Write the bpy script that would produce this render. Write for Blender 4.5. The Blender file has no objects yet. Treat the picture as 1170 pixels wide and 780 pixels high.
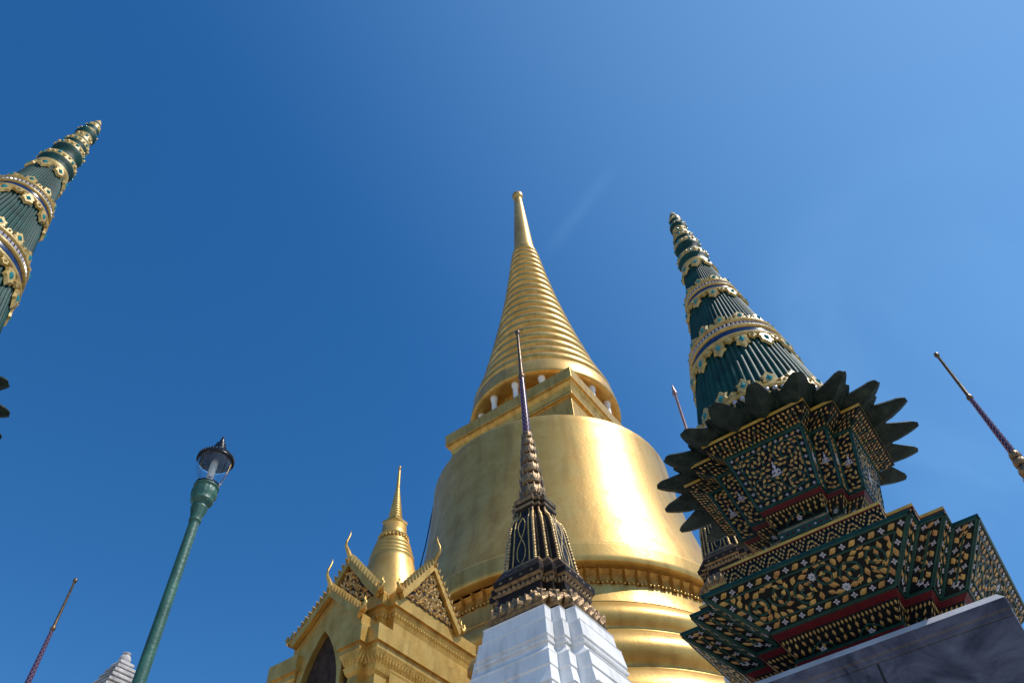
import bpy, bmesh, math, random
from mathutils import Vector, Matrix
R_ = math.radians
PI = math.pi
scene = bpy.context.scene
random.seed(7)

# ------------------------------------------------------------------ camera
# origin = the photographer's eye, 1.6 m above the terrace (ground at z = -1.6)
GZ = -1.6
cam_d = bpy.data.cameras.new("camera")
cam = bpy.data.objects.new("camera", cam_d)
scene.collection.objects.link(cam)
CR = Matrix(((0.58047618, -0.62142281, -0.52619493),
             (-0.8126767, -0.48262161, -0.32654703),
             (-0.05102927, 0.61717913, -0.78516618)))
cam.matrix_world = CR.to_4x4()
cam_d.sensor_width = 36.0
cam_d.lens = 26.576
cam_d.clip_start = 0.05
cam_d.clip_end = 6000
scene.camera = cam

# ------------------------------------------------------------------ sky and sun
SUN_AZ, SUN_EL = -75.0, 55.0           # degrees, azimuth from +X towards +Y
w = bpy.data.worlds.new("World")
scene.world = w
w.use_nodes = True
nt = w.node_tree
bg = nt.nodes["Background"]
sky = nt.nodes.new("ShaderNodeTexSky")
sky.sky_type = 'NISHITA'
sky.sun_disc = False
sky.sun_elevation = R_(SUN_EL)
sky.sun_rotation = R_(90 - SUN_AZ)
sky.altitude = 0
sky.air_density = 1.0
sky.dust_density = 0.2
sky.ozone_density = 4.0
bg.inputs[1].default_value = 0.135
# deep polarised blue, with one thin wisp of cirrus and a little haze low on the right
hs = nt.nodes.new("ShaderNodeHueSaturation")
hs.inputs['Saturation'].default_value = 1.30
hs.inputs['Hue'].default_value = 0.501
hs.inputs['Value'].default_value = 1.04
tc = nt.nodes.new("ShaderNodeTexCoord")
def vdot(v):
    n = nt.nodes.new("ShaderNodeVectorMath"); n.operation = 'DOT_PRODUCT'
    nt.links.new(tc.outputs['Generated'], n.inputs[0]); n.inputs[1].default_value = v
    return n.outputs['Value']
def mrange(a, f0, f1, t0, t1):
    n = nt.nodes.new("ShaderNodeMapRange"); n.interpolation_type = 'SMOOTHSTEP'
    nt.links.new(a, n.inputs[0])
    for k, v in zip(('From Min', 'From Max', 'To Min', 'To Max'), (f0, f1, t0, t1)): n.inputs[k].default_value = v
    return n.outputs[0]
def wm(op, a, b_):
    n = nt.nodes.new("ShaderNodeMath"); n.operation = op
    nt.links.new(a, n.inputs[0])
    if isinstance(b_, (int, float)): n.inputs[1].default_value = b_
    else: nt.links.new(b_, n.inputs[1])
    return n.outputs[0]
dA = Vector((0.442, 0.088, 0.893)); dB = Vector((0.479, 0.243, 0.844))      # two ends of the wisp
wn = dA.cross(dB).normalized()
mid_ = (dA + dB).normalized(); al = (dB - dA).normalized()
nz = nt.nodes.new("ShaderNodeTexNoise")
nz.inputs['Scale'].default_value = 9.0; nz.inputs['Detail'].default_value = 4
nt.links.new(tc.outputs['Generated'], nz.inputs['Vector'])
acr = mrange(wm('ABSOLUTE', vdot(wn), 0.0), .001, .014, 1.0, 0.0)
alo = wm('ABSOLUTE', wm('SUBTRACT', vdot(al), mid_.dot(al)), 0.0)
wisp = wm('MULTIPLY', wm('MULTIPLY', acr, mrange(alo, .035, .085, 1.0, 0.0)), wm('MULTIPLY', nz.outputs[0], .06))
nz2 = nt.nodes.new("ShaderNodeTexNoise")
nz2.inputs['Scale'].default_value = 3.2; nz2.inputs['Detail'].default_value = 6; nz2.inputs['Distortion'].default_value = .5
nt.links.new(tc.outputs['Generated'], nz2.inputs['Vector'])
low = wm('MULTIPLY', mrange(vdot(Vector((.86, -.16, .5)).normalized()), .90, 1.0, 0.0, 1.0), mrange(nz2.outputs[0], .38, .75, 0.02, .34))
mx = nt.nodes.new("ShaderNodeMixRGB")
mx.inputs[2].default_value = (2.9, 5.7, 8.8, 1)
sunny = mrange(vdot(Vector((.213, -.793, .571)).normalized()), .15, .98, 0.0, .30)     # brighter air towards the sun
nt.links.new(wm('ADD', wm('ADD', wisp, low), sunny), mx.inputs[0])
nt.links.new(sky.outputs[0], hs.inputs['Color'])
nt.links.new(hs.outputs[0], mx.inputs[1])
nt.links.new(mx.outputs[0], bg.inputs[0])

sd = bpy.data.lights.new("sun", 'SUN')
sd.energy = 4.2
sd.angle = R_(0.53)
sd.color = (1.0, 0.95, 0.87)
so = bpy.data.objects.new("sun", sd)
scene.collection.objects.link(so)
sv = Vector((math.cos(R_(SUN_EL)) * math.cos(R_(SUN_AZ)), math.cos(R_(SUN_EL)) * math.sin(R_(SUN_AZ)), math.sin(R_(SUN_EL))))
so.rotation_euler = sv.to_track_quat('Z', 'Y').to_euler()
so.location = sv * 80

vs = scene.view_settings
vs.view_transform = 'Standard'
vs.look = 'None'
vs.exposure = 0.05
vs.gamma = 1.0
vs.use_curve_mapping = False

# ------------------------------------------------------------------ materials
def mat(name, col, rough=0.5, metal=0.0, var=0.15, scale=6.0, bump=0.0, bscale=None, spec=0.5, col2=None, rvar=0.0, coat=0.0):
    m = bpy.data.materials.new(name)
    m.use_nodes = True
    t = m.node_tree
    b = t.nodes["Principled BSDF"]
    b.inputs['Roughness'].default_value = rough
    b.inputs['Metallic'].default_value = metal
    b.inputs['Specular IOR Level'].default_value = spec
    b.inputs['Coat Weight'].default_value = coat
    b.inputs['Coat Roughness'].default_value = 0.1
    co = t.nodes.new("ShaderNodeTexCoord")
    n = t.nodes.new("ShaderNodeTexNoise")
    n.inputs['Scale'].default_value = scale
    n.inputs['Detail'].default_value = 8
    n.inputs['Roughness'].default_value = 0.65
    t.links.new(co.outputs['Object'], n.inputs['Vector'])
    r = t.nodes.new("ShaderNodeValToRGB")
    c2 = col2 if col2 else tuple(c * (1 - var * 1.6) for c in col)
    c1 = tuple(min(1, c * (1 + var * .5)) for c in col)
    r.color_ramp.elements[0].position = 0.30
    r.color_ramp.elements[1].position = 0.68
    r.color_ramp.elements[0].color = (*c2, 1)
    r.color_ramp.elements[1].color = (*c1, 1)
    t.links.new(n.outputs[0], r.inputs[0])
    t.links.new(r.outputs[0], b.inputs['Base Color'])
    if rvar:
        mr = t.nodes.new("ShaderNodeMapRange")
        mr.inputs['From Min'].default_value = .3
        mr.inputs['From Max'].default_value = .7
        mr.inputs['To Min'].default_value = rough + rvar
        mr.inputs['To Max'].default_value = max(.02, rough - rvar)
        t.links.new(n.outputs[0], mr.inputs[0])
        t.links.new(mr.outputs[0], b.inputs['Roughness'])
    if bump:
        n2 = t.nodes.new("ShaderNodeTexNoise")
        n2.inputs['Scale'].default_value = bscale or scale * 6
        n2.inputs['Detail'].default_value = 5
        t.links.new(co.outputs['Object'], n2.inputs['Vector'])
        bp = t.nodes.new("ShaderNodeBump")
        bp.inputs['Strength'].default_value = bump
        bp.inputs['Distance'].default_value = 0.02
        t.links.new(n2.outputs[0], bp.inputs['Height'])
        t.links.new(bp.outputs[0], b.inputs['Normal'])
    return m

M = {}
M['gold'] = mat('gold_leaf_mosaic', (0.64, 0.40, 0.115), 0.40, 0.62, 0.10, 1.6, 0.16, 11, rvar=0.07, col2=(0.44, 0.25, 0.055))
M['gold_plain'] = mat('gilded_plaster', (0.66, 0.41, 0.11), 0.42, 0.60, 0.12, 3.0, 0.25, 25, rvar=0.06, col2=(0.46, 0.26, 0.05))
M['gold_old'] = mat('darkened_gilding', (0.56, 0.31, 0.07), 0.45, 0.6, 0.3, 5, 0.3, 30, col2=(0.33, 0.17, 0.035))
M['orange'] = mat('ochre_gilded_drum', (0.62, 0.33, 0.05), 0.5, 0.4, 0.2, 3)
M['white'] = mat('white_limewash', (0.86, 0.86, 0.86), 0.7, 0, 0.05, 1.6, 0.2, 30, col2=(0.66, 0.655, 0.65))
M['pale_col'] = mat('pale_column_paint', (0.72, 0.70, 0.68), 0.6, 0, 0.08, 6)
M['marble'] = mat('grey_marble', (0.130, 0.122, 0.150), 0.33, 0, 0.4, 1.8, 0.05, 30, spec=0.25, col2=(0.022, 0.020, 0.029))
M['lit_marble'] = mat('skylit_marble', (0.52, 0.50, 0.51), 0.4, 0, 0.15, 4, 0.08, 30)  # same marble, paler: sky light on the coping chamfer painted into the colour
M['joint'] = mat('dark_joint', (0.015, 0.015, 0.018), 0.8, 0)
M['glass_dark'] = mat('dark_glass_ground', (0.006, 0.008, 0.009), 0.4, 0, 0.4, 20, spec=0.12)
M['green'] = mat('green_glazed_tile', (0.008, 0.050, 0.038), 0.35, 0, 0.4, 12, 0.15, 40, spec=0.25, col2=(0.004, 0.025, 0.020))
M['teal'] = mat('teal_glazed_tile', (0.009, 0.058, 0.048), 0.55, 0, 0.35, 5, 0.2, 40, spec=0.18, col2=(0.004, 0.022, 0.019))
M['petal'] = mat('weathered_green_petal', (0.011, 0.025, 0.020), 0.55, 0, 0.5, 7, 0.5, 30, spec=0.2, col2=(0.005, 0.010, 0.0085))
M['leaf'] = mat('gilt_tile_leaf', (0.46, 0.28, 0.075), 0.32, 0.1, 0.25, 9, 0.1, 60, col2=(0.27, 0.15, 0.04))
M['leaf2'] = mat('amber_tile_leaf', (0.40, 0.21, 0.06), 0.32, 0.1, 0.25, 9, 0.1, 60, col2=(0.25, 0.12, 0.035))
M['trim'] = mat('yellow_tile_trim', (0.52, 0.33, 0.06), 0.35, 0.1, 0.2, 10, 0.1, 40, col2=(0.33, 0.20, 0.03))
M['wflower'] = mat('white_tile_flower', (0.42, 0.40, 0.46), 0.3, 0, 0.1, 20)
M['red'] = mat('red_lacquer_band', (0.105, 0.007, 0.009), 0.45, 0, 0.3, 12, spec=0.2, col2=(0.055, 0.004, 0.006))
M['gem'] = mat('turquoise_gem', (0.02, 0.22, 0.22), 0.15, 0, 0.3, 15)
M['blue'] = mat('deep_blue_glass', (0.012, 0.035, 0.12), 0.2, 0, 0.4, 15)
M['spiregold'] = mat('cream_gilt_ornament', (0.52, 0.36, 0.11), 0.38, 0.15, 0.3, 12, 0.25, 50, col2=(0.30, 0.19, 0.05))
M['bronze'] = mat('old_bronze_gilding', (0.34, 0.215, 0.095), 0.40, 0.55, 0.45, 14, 0.4, 60, col2=(0.09, 0.05, 0.03))
M['bronze_dark'] = mat('blackened_lacquer', (0.034, 0.022, 0.015), 0.45, 0.1, 0.4, 14, 0.3, 60, spec=0.15)
M['navy'] = mat('navy_mirror_glass', (0.016, 0.016, 0.020), 0.4, 0, 0.5, 25, 0.2, 50, spec=0.18, col2=(0.006, 0.006, 0.007))
M['relief'] = mat('brown_carved_gilding', (0.62, 0.42, 0.17), 0.4, 0.6, 0.4, 12, 0.3, 50, col2=(0.34, 0.20, 0.07))
M['reliefbg'] = mat('maroon_relief_ground', (0.045, 0.022, 0.012), 0.6, 0, 0.4, 10, spec=0.2)
M['pole_gold'] = mat('tarnished_pole_gilding', (0.17, 0.10, 0.045), 0.4, 0.6, 0.4, 8, 0.2, 50, col2=(0.05, 0.03, 0.018))
M['postgreen'] = mat('green_lamp_paint', (0.036, 0.125, 0.090), 0.45, 0, 0.3, 5, 0.2, 40, col2=(0.018, 0.065, 0.048))
M['lampblack'] = mat('lamp_hood_metal', (0.030, 0.028, 0.030), 0.28, 0.7, 0.3, 8)
M['hoodin'] = mat('lamp_hood_lining', (0.10, 0.12, 0.17), 0.35, 0.3, 0.2, 6)
M['bulb'] = mat('frosted_bulb_tube', (0.62, 0.62, 0.58), 0.4, 0, 0.05)
M['stone'] = mat('weathered_white_stone', (0.55, 0.52, 0.50), 0.8, 0, 0.4, 8, 0.5, 40, col2=(0.20, 0.18, 0.18))
M['cable'] = mat('black_cable', (0.02, 0.02, 0.02), 0.6)
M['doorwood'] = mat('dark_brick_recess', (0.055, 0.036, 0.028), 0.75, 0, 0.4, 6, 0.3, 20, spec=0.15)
M['pinkpole'] = mat('pinkish_copper_pole', (0.36, 0.20, 0.17), 0.35, 0.4, 0.3, 8)

def streak(key, zs, dark, amount, sc):
    t_ = M[key].node_tree
    b_ = t_.nodes["Principled BSDF"]
    src = b_.inputs['Base Color'].links[0].from_socket
    co_ = t_.nodes.new("ShaderNodeTexCoord"); mp_ = t_.nodes.new("ShaderNodeMapping")
    mp_.inputs['Scale'].default_value = (1, 1, zs)
    n_ = t_.nodes.new("ShaderNodeTexNoise"); n_.inputs['Scale'].default_value = sc; n_.inputs['Detail'].default_value = 6
    r_ = t_.nodes.new("ShaderNodeMapRange")
    for k, v in zip(('From Min', 'From Max', 'To Min', 'To Max'), (.50, .74, 0.0, amount)): r_.inputs[k].default_value = v
    x_ = t_.nodes.new("ShaderNodeMixRGB"); x_.inputs[2].default_value = (*dark, 1)
    t_.links.new(co_.outputs['Object'], mp_.inputs[0]); t_.links.new(mp_.outputs[0], n_.inputs['Vector'])
    t_.links.new(n_.outputs[0], r_.inputs[0]); t_.links.new(r_.outputs[0], x_.inputs[0])
    t_.links.new(src, x_.inputs[1]); t_.links.new(x_.outputs[0], b_.inputs['Base Color'])
streak('white', .12, (.42, .41, .40), .55, 7.0)
streak('postgreen', .10, (.012, .035, .028), .7, 30.0)
streak('gold', .10, (.30, .15, .03), .55, 3.0)
streak('gold_plain', .25, (.30, .16, .03), .6, 5.0)
streak('teal', .3, (.03, .05, .045), .5, 6.0)
streak('petal', 1.0, (.05, .06, .05), .6, 9.0)
for nd in M['marble'].node_tree.nodes:
    if nd.type == 'TEX_NOISE' and nd.inputs['Detail'].default_value > 6: nd.inputs['Distortion'].default_value = 2.2

g = bpy.data.materials.new('clear_lamp_glass')
g.use_nodes = True
gb = g.node_tree.nodes["Principled BSDF"]
gb.inputs['Transmission Weight'].default_value = 1.0
gb.inputs['Roughness'].default_value = 0.03
gb.inputs['IOR'].default_value = 1.35
gb.inputs['Base Color'].default_value = (0.93, 0.95, 0.97, 1)
M['glass'] = g

# chevron mosaic of the spire poles: UV driven (u = round the pole, v = metres along it)
c = bpy.data.materials.new('chevron_mosaic')
c.use_nodes = True
t = c.node_tree
b = t.nodes["Principled BSDF"]
b.inputs['Roughness'].default_value = 0.25
uv = t.nodes.new("ShaderNodeUVMap"); uv.uv_map = 'UVMap'
sx = t.nodes.new("ShaderNodeSeparateXYZ")
t.links.new(uv.outputs[0], sx.inputs[0])
def mth(op, a, bval=None, link2=None):
    n = t.nodes.new("ShaderNodeMath"); n.operation = op
    t.links.new(a, n.inputs[0])
    if link2 is not None: t.links.new(link2, n.inputs[1])
    elif bval is not None: n.inputs[1].default_value = bval
    return n.outputs[0]
tri = mth('PINGPONG', mth('MULTIPLY', sx.outputs[0], 8.0), 1.0)
vv = mth('ADD', mth('MULTIPLY', sx.outputs[1], 10.0), None, tri)
fr = mth('FRACT', vv)
cr = t.nodes.new("ShaderNodeValToRGB")
cr.color_ramp.interpolation = 'CONSTANT'
els = cr.color_ramp.elements
els[0].position = 0; els[0].color = (0.020, 0.013, 0.034, 1)
els[1].position = .40; els[1].color = (0.34, 0.23, 0.27, 1)
e = els.new(.56); e.color = (0.16, 0.03, 0.09, 1)
e = els.new(.82); e.color = (0.02, 0.02, 0.05, 1)
t.links.new(fr, cr.inputs[0])
t.links.new(cr.outputs[0], b.inputs['Base Color'])
M['chevron'] = c

# ------------------------------------------------------------------ mesh building
class MB:
    def __init__(s):
        s.v = []; s.f = []; s.m = []; s.sm = []; s.uv = {}
    def vert(s, p):
        s.v.append((p[0], p[1], p[2])); return len(s.v) - 1
    def face(s, idx, m, smooth=False, uv=None):
        if uv: s.uv[len(s.f)] = uv
        s.f.append(tuple(idx)); s.m.append(m); s.sm.append(smooth)
    def poly(s, pts, m, smooth=False):
        s.face([s.vert(p) for p in pts], m, smooth)
    def build(s, name, parent=None, loc=None, bevel=0):
        me = bpy.data.meshes.new(name)
        me.from_pydata(s.v, [], s.f)
        names = []
        for m in s.m:
            if m not in names: names.append(m)
        for m in names: me.materials.append(M[m])
        ix = {m: i for i, m in enumerate(names)}
        me.polygons.foreach_set('material_index', [ix[m] for m in s.m])
        me.polygons.foreach_set('use_smooth', s.sm)
        if s.uv:
            lay = me.uv_layers.new(name='UVMap')
            for fi, uvs in s.uv.items():
                p = me.polygons[fi]
                for li, q in zip(p.loop_indices, uvs): lay.data[li].uv = q
        me.update()
        if bevel:
            bm_ = bmesh.new(); bm_.from_mesh(me)
            bmesh.ops.remove_doubles(bm_, verts=bm_.verts, dist=.0004)
            bm_.to_mesh(me); bm_.free()
        o = bpy.data.objects.new(name, me)
        scene.collection.objects.link(o)
        if bevel:
            bv = o.modifiers.new('worn_edges', 'BEVEL'); bv.width = bevel; bv.segments = 2; bv.limit_method = 'ANGLE'; bv.angle_limit = R_(25)
        if parent: o.parent = parent
        if loc: o.location = loc
        return o
    def box(s, a, b, m):
        x0, y0, z0 = a; x1, y1, z1 = b
        i = [s.vert(p) for p in ((x0,y0,z0),(x1,y0,z0),(x1,y1,z0),(x0,y1,z0),(x0,y0,z1),(x1,y0,z1),(x1,y1,z1),(x0,y1,z1))]
        for q in ((3,2,1,0),(4,5,6,7),(0,1,5,4),(1,2,6,5),(2,3,7,6),(3,0,4,7)):
            s.face([i[k] for k in q], m)
    def lathe(s, prof, m, n=48, c=(0, 0), smooth=True, mod=None, uv=False):
        """prof: (r, z[, material]) bottom to top; a third entry sets the material from there upward.
        Repeating a point splits the shading there."""
        cur = m; prev = None; pz = None
        for k, q in enumerate(prof):
            r, z = q[0], q[1]
            mm = cur
            if len(q) > 2: cur = q[2]
            ring = None
            if prev is not None and prev[1] == (r, z):
                ring = None
                prev = ([s.vert(p) for p in s._ring(r, z, n, c, mod)], (r, z)); continue
            ids = [s.vert(p) for p in s._ring(r, z, n, c, mod)]
            if prev is not None:
                for i in range(n):
                    j = (i + 1) % n
                    u = [(i / n, prev[1][1]), ((i + 1) / n, prev[1][1]), ((i + 1) / n, z), (i / n, z)] if uv else None
                    s.face((prev[0][i], prev[0][j], ids[j], ids[i]), mm, smooth, u)
            prev = (ids, (r, z))
    def _ring(s, r, z, n, c, mod):
        out = []
        for i in range(n):
            a = 2 * PI * i / n
            rr = r * (mod(a, z) if mod else 1)
            out.append((c[0] + rr * math.cos(a), c[1] + rr * math.sin(a), z))
        return out
    def tube(s, pts, rad, m, n=8, smooth=True, cap=True):
        rings = []
        N = len(pts)
        P = [Vector(p) for p in pts]
        up = Vector((0.123, 0.456, 0.88))
        for i, p in enumerate(P):
            d = (P[min(i + 1, N - 1)] - P[max(i - 1, 0)]).normalized()
            a = d.cross(up).normalized(); bb = d.cross(a)
            r = rad[i] if isinstance(rad, (list, tuple)) else rad
            rings.append([s.vert(p + (a * math.cos(2*PI*k/n) + bb * math.sin(2*PI*k/n)) * r) for k in range(n)])
        for q in range(N - 1):
            for k in range(n):
                j = (k + 1) % n
                s.face((rings[q][k], rings[q][j], rings[q+1][j], rings[q+1][k]), m, smooth)
        if cap:
            s.face(rings[0][::-1], m); s.face(rings[-1], m)
    def blob(s, p, r, m, sq=1.0):
        p = Vector(p)
        top = s.vert(p + Vector((0, 0, r * sq))); bot = s.vert(p - Vector((0, 0, r * sq)))
        rings = []
        for h, q in ((-.5, .87), (.5, .87)):
            rings.append([s.vert(p + Vector((r*q*math.cos(2*PI*k/6), r*q*math.sin(2*PI*k/6), r*h*sq))) for k in range(6)])
        for k in range(6):
            j = (k + 1) % 6
            s.face((bot, rings[0][j], rings[0][k]), m, True)
            s.face((rings[0][k], rings[0][j], rings[1][j], rings[1][k]), m, True)
            s.face((rings[1][k], rings[1][j], top), m, True)

def redent(a, b, a2):
    """plan of a square with triple-stepped corners, counter-clockwise from above"""
    q = [(a, b), (a2, b), (a2, a2), (b, a2), (b, a)]
    out = []
    for k in range(4):
        cs, sn = (1, 0, -1, 0)[k], (0, 1, 0, -1)[k]
        out += [(x * cs - y * sn, x * sn + y * cs) for x, y in q]
    return out

def loft(mb, levels, m, cap=True, c=(0, 0)):
    """levels: (z, a, b, a2[, material of the segment above]); returns the list of quads per segment"""
    prev = None; segs = []; cur = m
    for L in levels:
        z = L[0]
        pts = [Vector((c[0] + x, c[1] + y, z)) for x, y in redent(*L[1:4])]
        if prev is not None:
            n = len(pts); quads = []
            for i in range(n):
                j = (i + 1) % n
                q = (prev[i], prev[j], pts[j], pts[i])
                mb.poly(q, cur); quads.append(q)
            segs.append(quads)
        elif cap:
            mb.poly(pts[::-1], m)
        prev = pts
        if len(L) > 4: cur = L[4]
    if cap: mb.poly(prev, cur)
    return segs

def empty(name, loc, label, cat, group=None):
    o = bpy.data.objects.new(name, None)
    scene.collection.objects.link(o)
    o.location = loc; o.empty_display_size = .3
    o['label'] = label; o['category'] = cat
    if group: o['group'] = group
    return o

def copy_tree(o, parent=None):
    c_ = o.copy(); scene.collection.objects.link(c_)
    if parent:
        c_.parent = parent
    for ch in list(o.children): copy_tree(ch, c_)
    return c_

# ------------------------------------------------------------------ mosaic decoration
class Patch:
    """a quad face with metric coordinates: s from the middle (left..right), t up the slope"""
    def __init__(p, mb, q):
        p.mb = mb; p.q = q
        p.wb = (q[1] - q[0]).length; p.wt = (q[2] - q[3]).length
        p.h = ((q[3] + q[2]) - (q[0] + q[1])).length / 2
        p.n = (q[1] - q[0]).cross(q[3] - q[0])
        if p.n.length < 1e-9: p.n = (q[2] - q[3]).cross(q[3] - q[0])
        p.n.normalize()
    def w(p, t): return p.wb + (p.wt - p.wb) * t / p.h
    def at(p, s, t, o=0.0):
        k = t / p.h; u = s / max(1e-6, p.w(t)) + .5
        a = p.q[0].lerp(p.q[1], u); b = p.q[3].lerp(p.q[2], u)
        return a.lerp(b, k) + p.n * o
    def inside(p, s, t, m): return m <= t <= p.h - m and abs(s) <= p.w(t) / 2 - m
    def leaf(p, s, t, ang, L, W, m, raise_=.010, bend=0.0):
        ca, sa = math.cos(ang), math.sin(ang)
        out = []
        for x, y in ((-.5, 0), (-.22, .36), (.08, .48), (.32, .22), (.55, bend), (.28, -.24), (.02, -.5), (-.26, -.32)):
            X, Y = x * L, y * W
            out.append(p.mb.vert(p.at(s + X * ca - Y * sa, t + X * sa + Y * ca, .003)))
        mid = p.mb.vert(p.at(s, t, raise_))
        for i in range(8):
            p.mb.face((out[i], out[(i + 1) % 8], mid), m)
    def flower(p, s, t, r, m='wflower', n=4, core=None):
        for k in range(n):
            a = 2 * PI * k / n + PI / 4 + p.rot(s)
            d = r * .55
            p.leaf(s + d * math.cos(a), t + d * math.sin(a), a, r * .95, r * .75, m, .009)
        if core: p.leaf(s, t, 0, r * .6, r * .6, core, .012)
    def rot(p, s): return 0.5
    def bar(p, pts, W, m='green', h=.010):
        """flat-topped raised line"""
        rows = []
        N = len(pts)
        for i, (s, t) in enumerate(pts):
            a = pts[max(0, i - 1)]; b = pts[min(N - 1, i + 1)]
            dx, dy = b[0] - a[0], b[1] - a[1]; l = math.hypot(dx, dy) or 1
            nx, ny = -dy / l, dx / l
            rows.append([p.mb.vert(p.at(s + nx * W * k, t + ny * W * k, o)) for k, o in ((-.5, .001), (-.32, h), (.32, h), (.5, .001))])
        for i in range(N - 1):
            for k in range(3):
                p.mb.face((rows[i][k], rows[i][k + 1], rows[i + 1][k + 1], rows[i + 1][k])[::-1], m)
    def frame(p, m, W, mat_='green'):
        hw0 = p.w(m) / 2 - m; hw1 = p.w(p.h - m) / 2 - m
        if hw0 <= 0: return
        p.bar([(-hw0, m), (hw0, m)], W, mat_); p.bar([(-hw1, p.h - m), (hw1, p.h - m)], W, mat_)
        p.bar([(-hw0, m), (-hw1, p.h - m)], W, mat_); p.bar([(hw0, m), (hw1, p.h - m)], W, mat_)
    def border_run(p, m, step, r, L, W, sides='blrt'):
        """alternating white flowers and gold leaves along the border centre line"""
        hw0 = p.w(m) / 2 - m; hw1 = p.w(p.h - m) / 2 - m
        c = [(-hw0, m), (hw0, m), (hw1, p.h - m), (-hw1, p.h - m)]
        for k, nm in enumerate('brtl'):
            if nm not in sides: continue
            a, b = c[k], c[(k + 1) % 4]
            d = math.hypot(b[0] - a[0], b[1] - a[1])
            n = max(2, int(round(d / step / 2)) * 2)
            an = math.atan2(b[1] - a[1], b[0] - a[0])
            for i in range(n):
                f = i / n
                s, t = a[0] + (b[0] - a[0]) * f, a[1] + (b[1] - a[1]) * f
                if i % 2 == 0: p.flower(s, t, r)
                else: p.leaf(s, t, an + random.choice((.5, .6, .45)), L, W, random.choice(('leaf', 'leaf', 'leaf2')))
    def scatter(p, m, L, W, dmin, swirls, mats=('leaf', 'leaf', 'leaf2'), tries=2500, avoid=()):
        pts = []
        hw = max(p.wb, p.wt) / 2
        for _ in range(tries):
            s = random.uniform(-hw, hw); t = random.uniform(m, p.h - m)
            if not p.inside(s, t, m): continue
            if any((s - x) ** 2 + (t - y) ** 2 < dmin * dmin for x, y in pts): continue
            if any((s - x) ** 2 + (t - y) ** 2 < r * r for x, y, r in avoid): continue
            pts.append((s, t))
            if swirls:
                cx, cy, sg = min(swirls, key=lambda c_: (c_[0] - s) ** 2 + (c_[1] - t) ** 2)
                a = math.atan2(t - cy, s - cx) + sg * (PI / 2 - .55)
            else:
                a = PI / 2 + .9 * math.sin(s * 30) + random.uniform(-.4, .4)
            a += random.uniform(-.3, .3)
            k = random.uniform(.8, 1.15)
            p.leaf(s, t, a, L * k, W * k, random.choice(mats), bend=random.uniform(-.25, .25))
    def spiral(p, cx, cy, r0, sg, W, turns=1.15, ph=0.0, m='green'):
        pts = []
        for i in range(22):
            f = i / 21
            r = r0 * (1 - .82 * f); a = ph + sg * 2 * PI * turns * f
            s, t = cx + r * math.cos(a), cy + r * math.sin(a)
            t = min(max(t, .01), p.h - .01)
            pts.append((s, t))
        p.bar(pts, W, m, .007)

def deco_big(p):
    """lower tier panel: flowered border, scrolls of gold leaves"""
    wide = p.wt > .9
    narrow = p.wt < .26
    p.frame(.014, .026)
    if narrow:
        p.border_run(.055, .076, .025, .07, .042, 'lrt')
        p.frame(.10, .016)
        p.scatter(.100, .068, .040, .052, [(0, p.h * .3, 1), (0, p.h * .7, -1)], tries=2500)
        p.flower(0, p.h * .16, .035, n=6)
        return
    p.border_run(.058, .076, .026, .078, .046)
    p.frame(.098, .018)
    n = 6 if wide else 2
    sw = []
    W = (p.wb + p.wt) / 2 - .24
    for i in range(n):
        cx = -W / 2 + W * (i + .5) / n
        sw.append((cx, p.h * (.56 if i % 2 else .46), 1 if i % 2 else -1))
    av = []
    for cx, cy, sg in sw:
        p.spiral(cx, cy, min(W / n * .52, p.h * .31), sg, .022, turns=1.5, ph=random.uniform(0, 6))
    for i in range(1, n):
        cx = -W / 2 + W * i / n
        if wide and i not in (3, 4): continue
        cy = p.h * (.62 if i % 2 else .28)
        p.flower(cx, cy, .036, n=8, core='gem'); av.append((cx, cy, .062))
    p.scatter(.108, .074, .044, .0570, sw, tries=9000, avoid=av)

def deco_box(p):
    """upper box panel: border, leaf scrolls, small pale seated figure of tiles in the middle"""
    if p.wt < .14:
        p.frame(.012, .014)
        p.scatter(.02, .06, .032, .042, None, tries=500); return
    if p.wt < .30:
        p.frame(.012, .018)
        p.scatter(.03, .052, .030, .041, [(0, p.h * .25, 1), (0, p.h * .75, -1)], tries=3000, avoid=[(0, p.h * .52, .05)])
        pale_figure(p, 0, p.h * .52, .6)
        return
    p.frame(.012, .022)
    p.border_run(.045, .066, .019, .058, .034)
    p.frame(.078, .014)
    sw = [(-p.w(p.h * .7) * .22, p.h * .72, 1), (p.w(p.h * .7) * .22, p.h * .72, -1), (-p.wb * .22, p.h * .28, -1), (p.wb * .22, p.h * .28, 1)]
    for cx, cy, sg in sw: p.spiral(cx, cy, .14, sg, .017, turns=1.5, ph=random.uniform(0, 6))
    p.scatter(.085, .054, .032, .0430, sw, tries=6000, avoid=[(0, p.h * .5, .07)])
    pale_figure(p, 0, p.h * .5, .8)

def pale_figure(p, s, t, k):
    for x, y, a, L, W in ((0, .05, PI/2, .07, .045), (0, .10, PI/2, .06, .022), (0, -.01, PI/2, .08, .06), (-.04, -.01, 1.1, .06, .025), (.04, -.01, 2.0, .06, .025),
                          (-.04, -.055, .2, .08, .035), (.04, -.055, PI - .2, .08, .035), (0, -.07, 0, .07, .03)):
        p.leaf(s + x * k, t + y * k, a, L * k, W * k, 'wflower', .012)

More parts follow.
